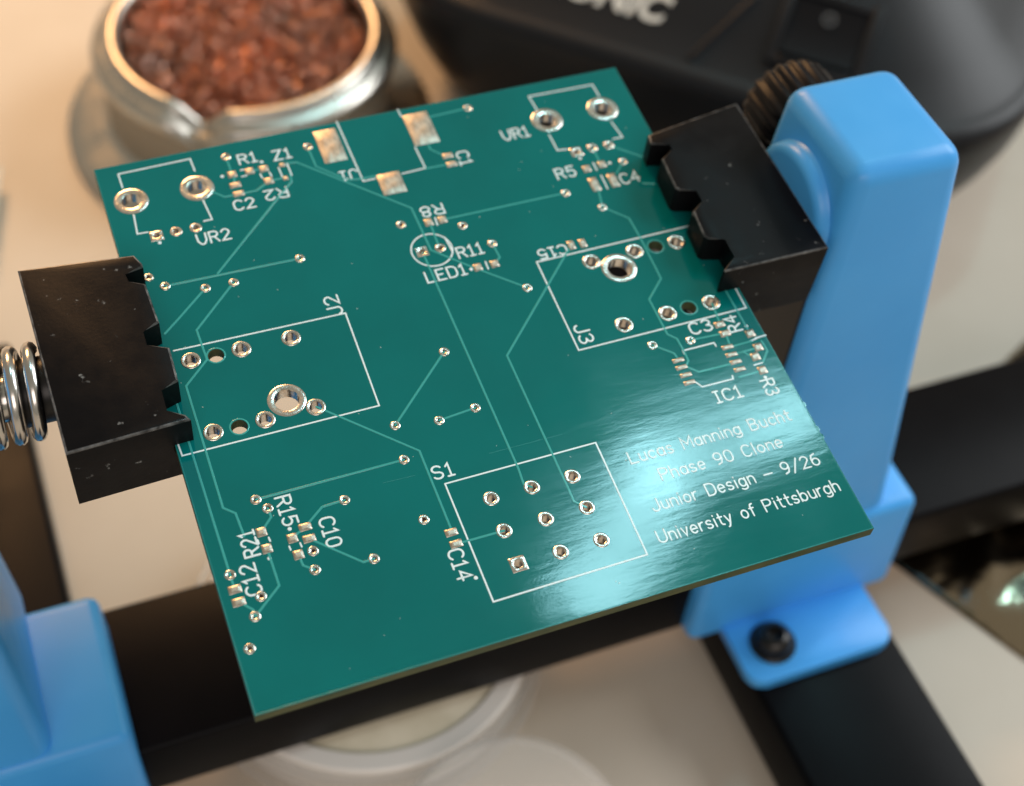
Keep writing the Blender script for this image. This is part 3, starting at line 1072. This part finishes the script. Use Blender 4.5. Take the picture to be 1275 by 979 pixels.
panel(mk, 65.2, 13.4)
# moulded ribs that frame the switch field
for a, b in (((39.5, 1.6), (50.5, 20)),):
    bm = bmesh.new()
    d = Vector((b[0] - a[0], b[1] - a[1])); ln = d.length
    hexa(bm, (0, ln, -.9, .9), (1, ln - 1, -.4, .4), -.4, .7, .2, 2)
    rb = bm_link('moulded_rib', bm, M['station'], STN)
    zz = 40.7 + (a[1] - 1.4) * .633
    e1 = Vector((d.x, d.y, d.y * .633)).normalized(); nn = Vector((0, -.633, 1)).normalized(); e2 = nn.cross(e1)
    rb.matrix_local = Matrix(((e1.x, e2.x, nn.x, a[0] / 1000), (e1.y, e2.y, nn.y, a[1] / 1000), (e1.z, e2.z, nn.z, zz / 1000), (0, 0, 0, 1)))
# lettering
fc = bpy.data.curves.new('lettering', 'FONT')
fc.body = 'X-TRONIC'
fc.size = .0090
fc.extrude = .00012
fc.offset = .00028
fc.shear = .25
fc.align_x = 'RIGHT'
tmp = bpy.data.objects.new('tmp', fc)
COL.objects.link(tmp)
dg = bpy.context.evaluated_depsgraph_get()
me = bpy.data.meshes.new_from_object(tmp.evaluated_get(dg))
bpy.data.objects.remove(tmp, do_unlink=True)
me.name = 'lettering'
me.materials.clear()
lt = link('lettering', me, M['print'], STN, smooth=False)
panel(lt, 31.0, 7.0, .15)

# ------------------------------------------------------------------ round container, clear lid, foil bag, paper slip
JX, JY = 29.2, -24.4
JAR = empty('round_container', wm(JX, JY, TABLE_Z), 'low round clear container with cream top lying under the black rail', 'container')
bm = bmesh.new()
lathe(bm, [(30.6, .05), (31.5, .6), (31.6, 2.2), (30.9, 2.8), (30.7, 9.8), (31.2, 10.3), (31.2, 10.9), (29.6, 10.9), (29.4, 9.8), (29.4, 1.4), (28.8, 1.2), (28.8, .05)], 96, close=True)
bm_link('clear_wall', bm, M['clear'], JAR, angle=40)
bm = bmesh.new()
lathe(bm, [(0, .1), (28.6, .1), (28.6, 1.0), (22, 1.2), (21.5, 8.9), (0, 8.9)], 96)
bm_link('inner_cup', bm, M['white_ring'], JAR)
bm = bmesh.new()
lathe(bm, [(25.4, 9.0), (25.4, 10.2), (25.8, 10.9), (28.6, 10.9), (29.1, 10.4), (29.1, 8.6), (28.0, 8.4), (26.0, 8.4)], 96, close=True)
bm_link('white_ring', bm, M['white_ring'], JAR)
bm = bmesh.new()
lathe(bm, [(0, 9.0), (25.3, 9.0), (25.3, 9.9), (24.8, 10.1), (0, 10.15)], 72)
bm_link('cream_disc', bm, M['cream'], JAR)

bm = bmesh.new()
lathe(bm, [(19.9, 0), (20.1, 0.2), (20.1, 3.6), (19.2, 4.4), (0.01, 4.4), (0.01, 3.6), (18.9, 3.6), (19.4, 3.1), (19.4, 0)], 96, close=True)
lid = bm_link('clear_lid', bm, M['clear'], None, angle=40)
lid['label'] = 'thin transparent plastic lid leaning on the round cream topped container'
lid['category'] = 'lid'
tl = math.asin(11.4 / 40.0)
lid.matrix_world = Matrix.Translation(wm(38.0, -72.6, TABLE_Z + 20.1 * math.sin(tl) + .05)) @ Matrix.Rotation(tl, 4, 'X')

# foil bag: crumpled pillow of metallised film, lying right of the holder
B0 = at(1138, 722, 2, TABLE_Z); B1 = at(1275, 822, 2, TABLE_Z)
ev = (B1 - B0).normalized(); ew = Vector((-ev.y, ev.x, 0))
B0 = B0 - ev * 18
BAG = None
bm = bmesh.new()
nu, nv = 70, 60
LU, LV = 120.0, 85.0
rb = random.Random(4)
waves = [(rb.uniform(.03, .16), rb.uniform(0, 6.28), rb.uniform(0, 6.28), rb.uniform(.3, 1.2)) for _ in range(26)]


def crumple(u, v):
    s = 0
    for k, th, ph, am in waves:
        q = math.sin(k * (u * math.cos(th) + v * math.sin(th)) * 2.2 + ph)
        s += am * (1 - abs(q)) * .5
    return s


top = []; bot = []
for j in range(nv + 1):
    rt = []; rbm = []
    for i in range(nu + 1):
        u = LU * i / nu; v = LV * j / nv
        e = min(u, LU - u, v, LV - v)
        k = 1 - math.exp(-e / 9)
        p = B0 + ev * u + ew * v
        h = .35 + k * (1.2 + .95 * crumple(u, v))
        rt.append(bm.verts.new((p.x, p.y, TABLE_Z + min(h, 12.4))))
        rbm.append(bm.verts.new((p.x, p.y, TABLE_Z + .03)))
    top.append(rt); bot.append(rbm)
for j in range(nv):
    for i in range(nu):
        bm.faces.new((top[j][i], top[j][i + 1], top[j + 1][i + 1], top[j + 1][i]))
        bm.faces.new((bot[j][i], bot[j + 1][i], bot[j + 1][i + 1], bot[j][i + 1]))
for i in range(nu):
    bm.faces.new((top[0][i], bot[0][i], bot[0][i + 1], top[0][i + 1]))
    bm.faces.new((top[nv][i], top[nv][i + 1], bot[nv][i + 1], bot[nv][i]))
for j in range(nv):
    bm.faces.new((top[j][0], top[j + 1][0], bot[j + 1][0], bot[j][0]))
    bm.faces.new((top[j][nu], bot[j][nu], bot[j + 1][nu], top[j + 1][nu]))
bc = B0 + ev * (LU / 2) + ew * (LV / 2)
bag = bm_link('foil_bag', bm, M['bag'], None, angle=80)
for v in bag.data.vertices:
    v.co -= Vector((bc.x, bc.y, TABLE_Z)) / 1000
bag.location = wm(bc.x, bc.y, TABLE_Z)
bag['label'] = 'dark crinkled shiny antistatic bag lying on the table beside the holder'
bag['category'] = 'bag'

# folded white paper slip at the far left
pp = at(-6, 262, 2, TABLE_Z)
bm = bmesh.new()
prof = [(-30, .2), (-8, .5), (3, 2.6), (6, 4.6), (6.3, 4.2), (3.2, 2.1), (-7.8, .1), (-30, .02)]
a = [bm.verts.new((x, -14, z)) for x, z in prof]
b = [bm.verts.new((x, 15, z)) for x, z in prof]
for i in range(len(prof)):
    j = (i + 1) % len(prof)
    bm.faces.new((a[i], a[j], b[j], b[i]))
bm.faces.new(a[::-1]); bm.faces.new(b)
sl = bm_link('paper_slip', bm, M['paper'], None, angle=50)
sl.location = wm(pp.x - 6, pp.y - 4, TABLE_Z)
sl.rotation_euler.z = math.radians(-14)
sl['label'] = 'curled white paper slip on the bare table beyond the spring'
sl['category'] = 'paper'
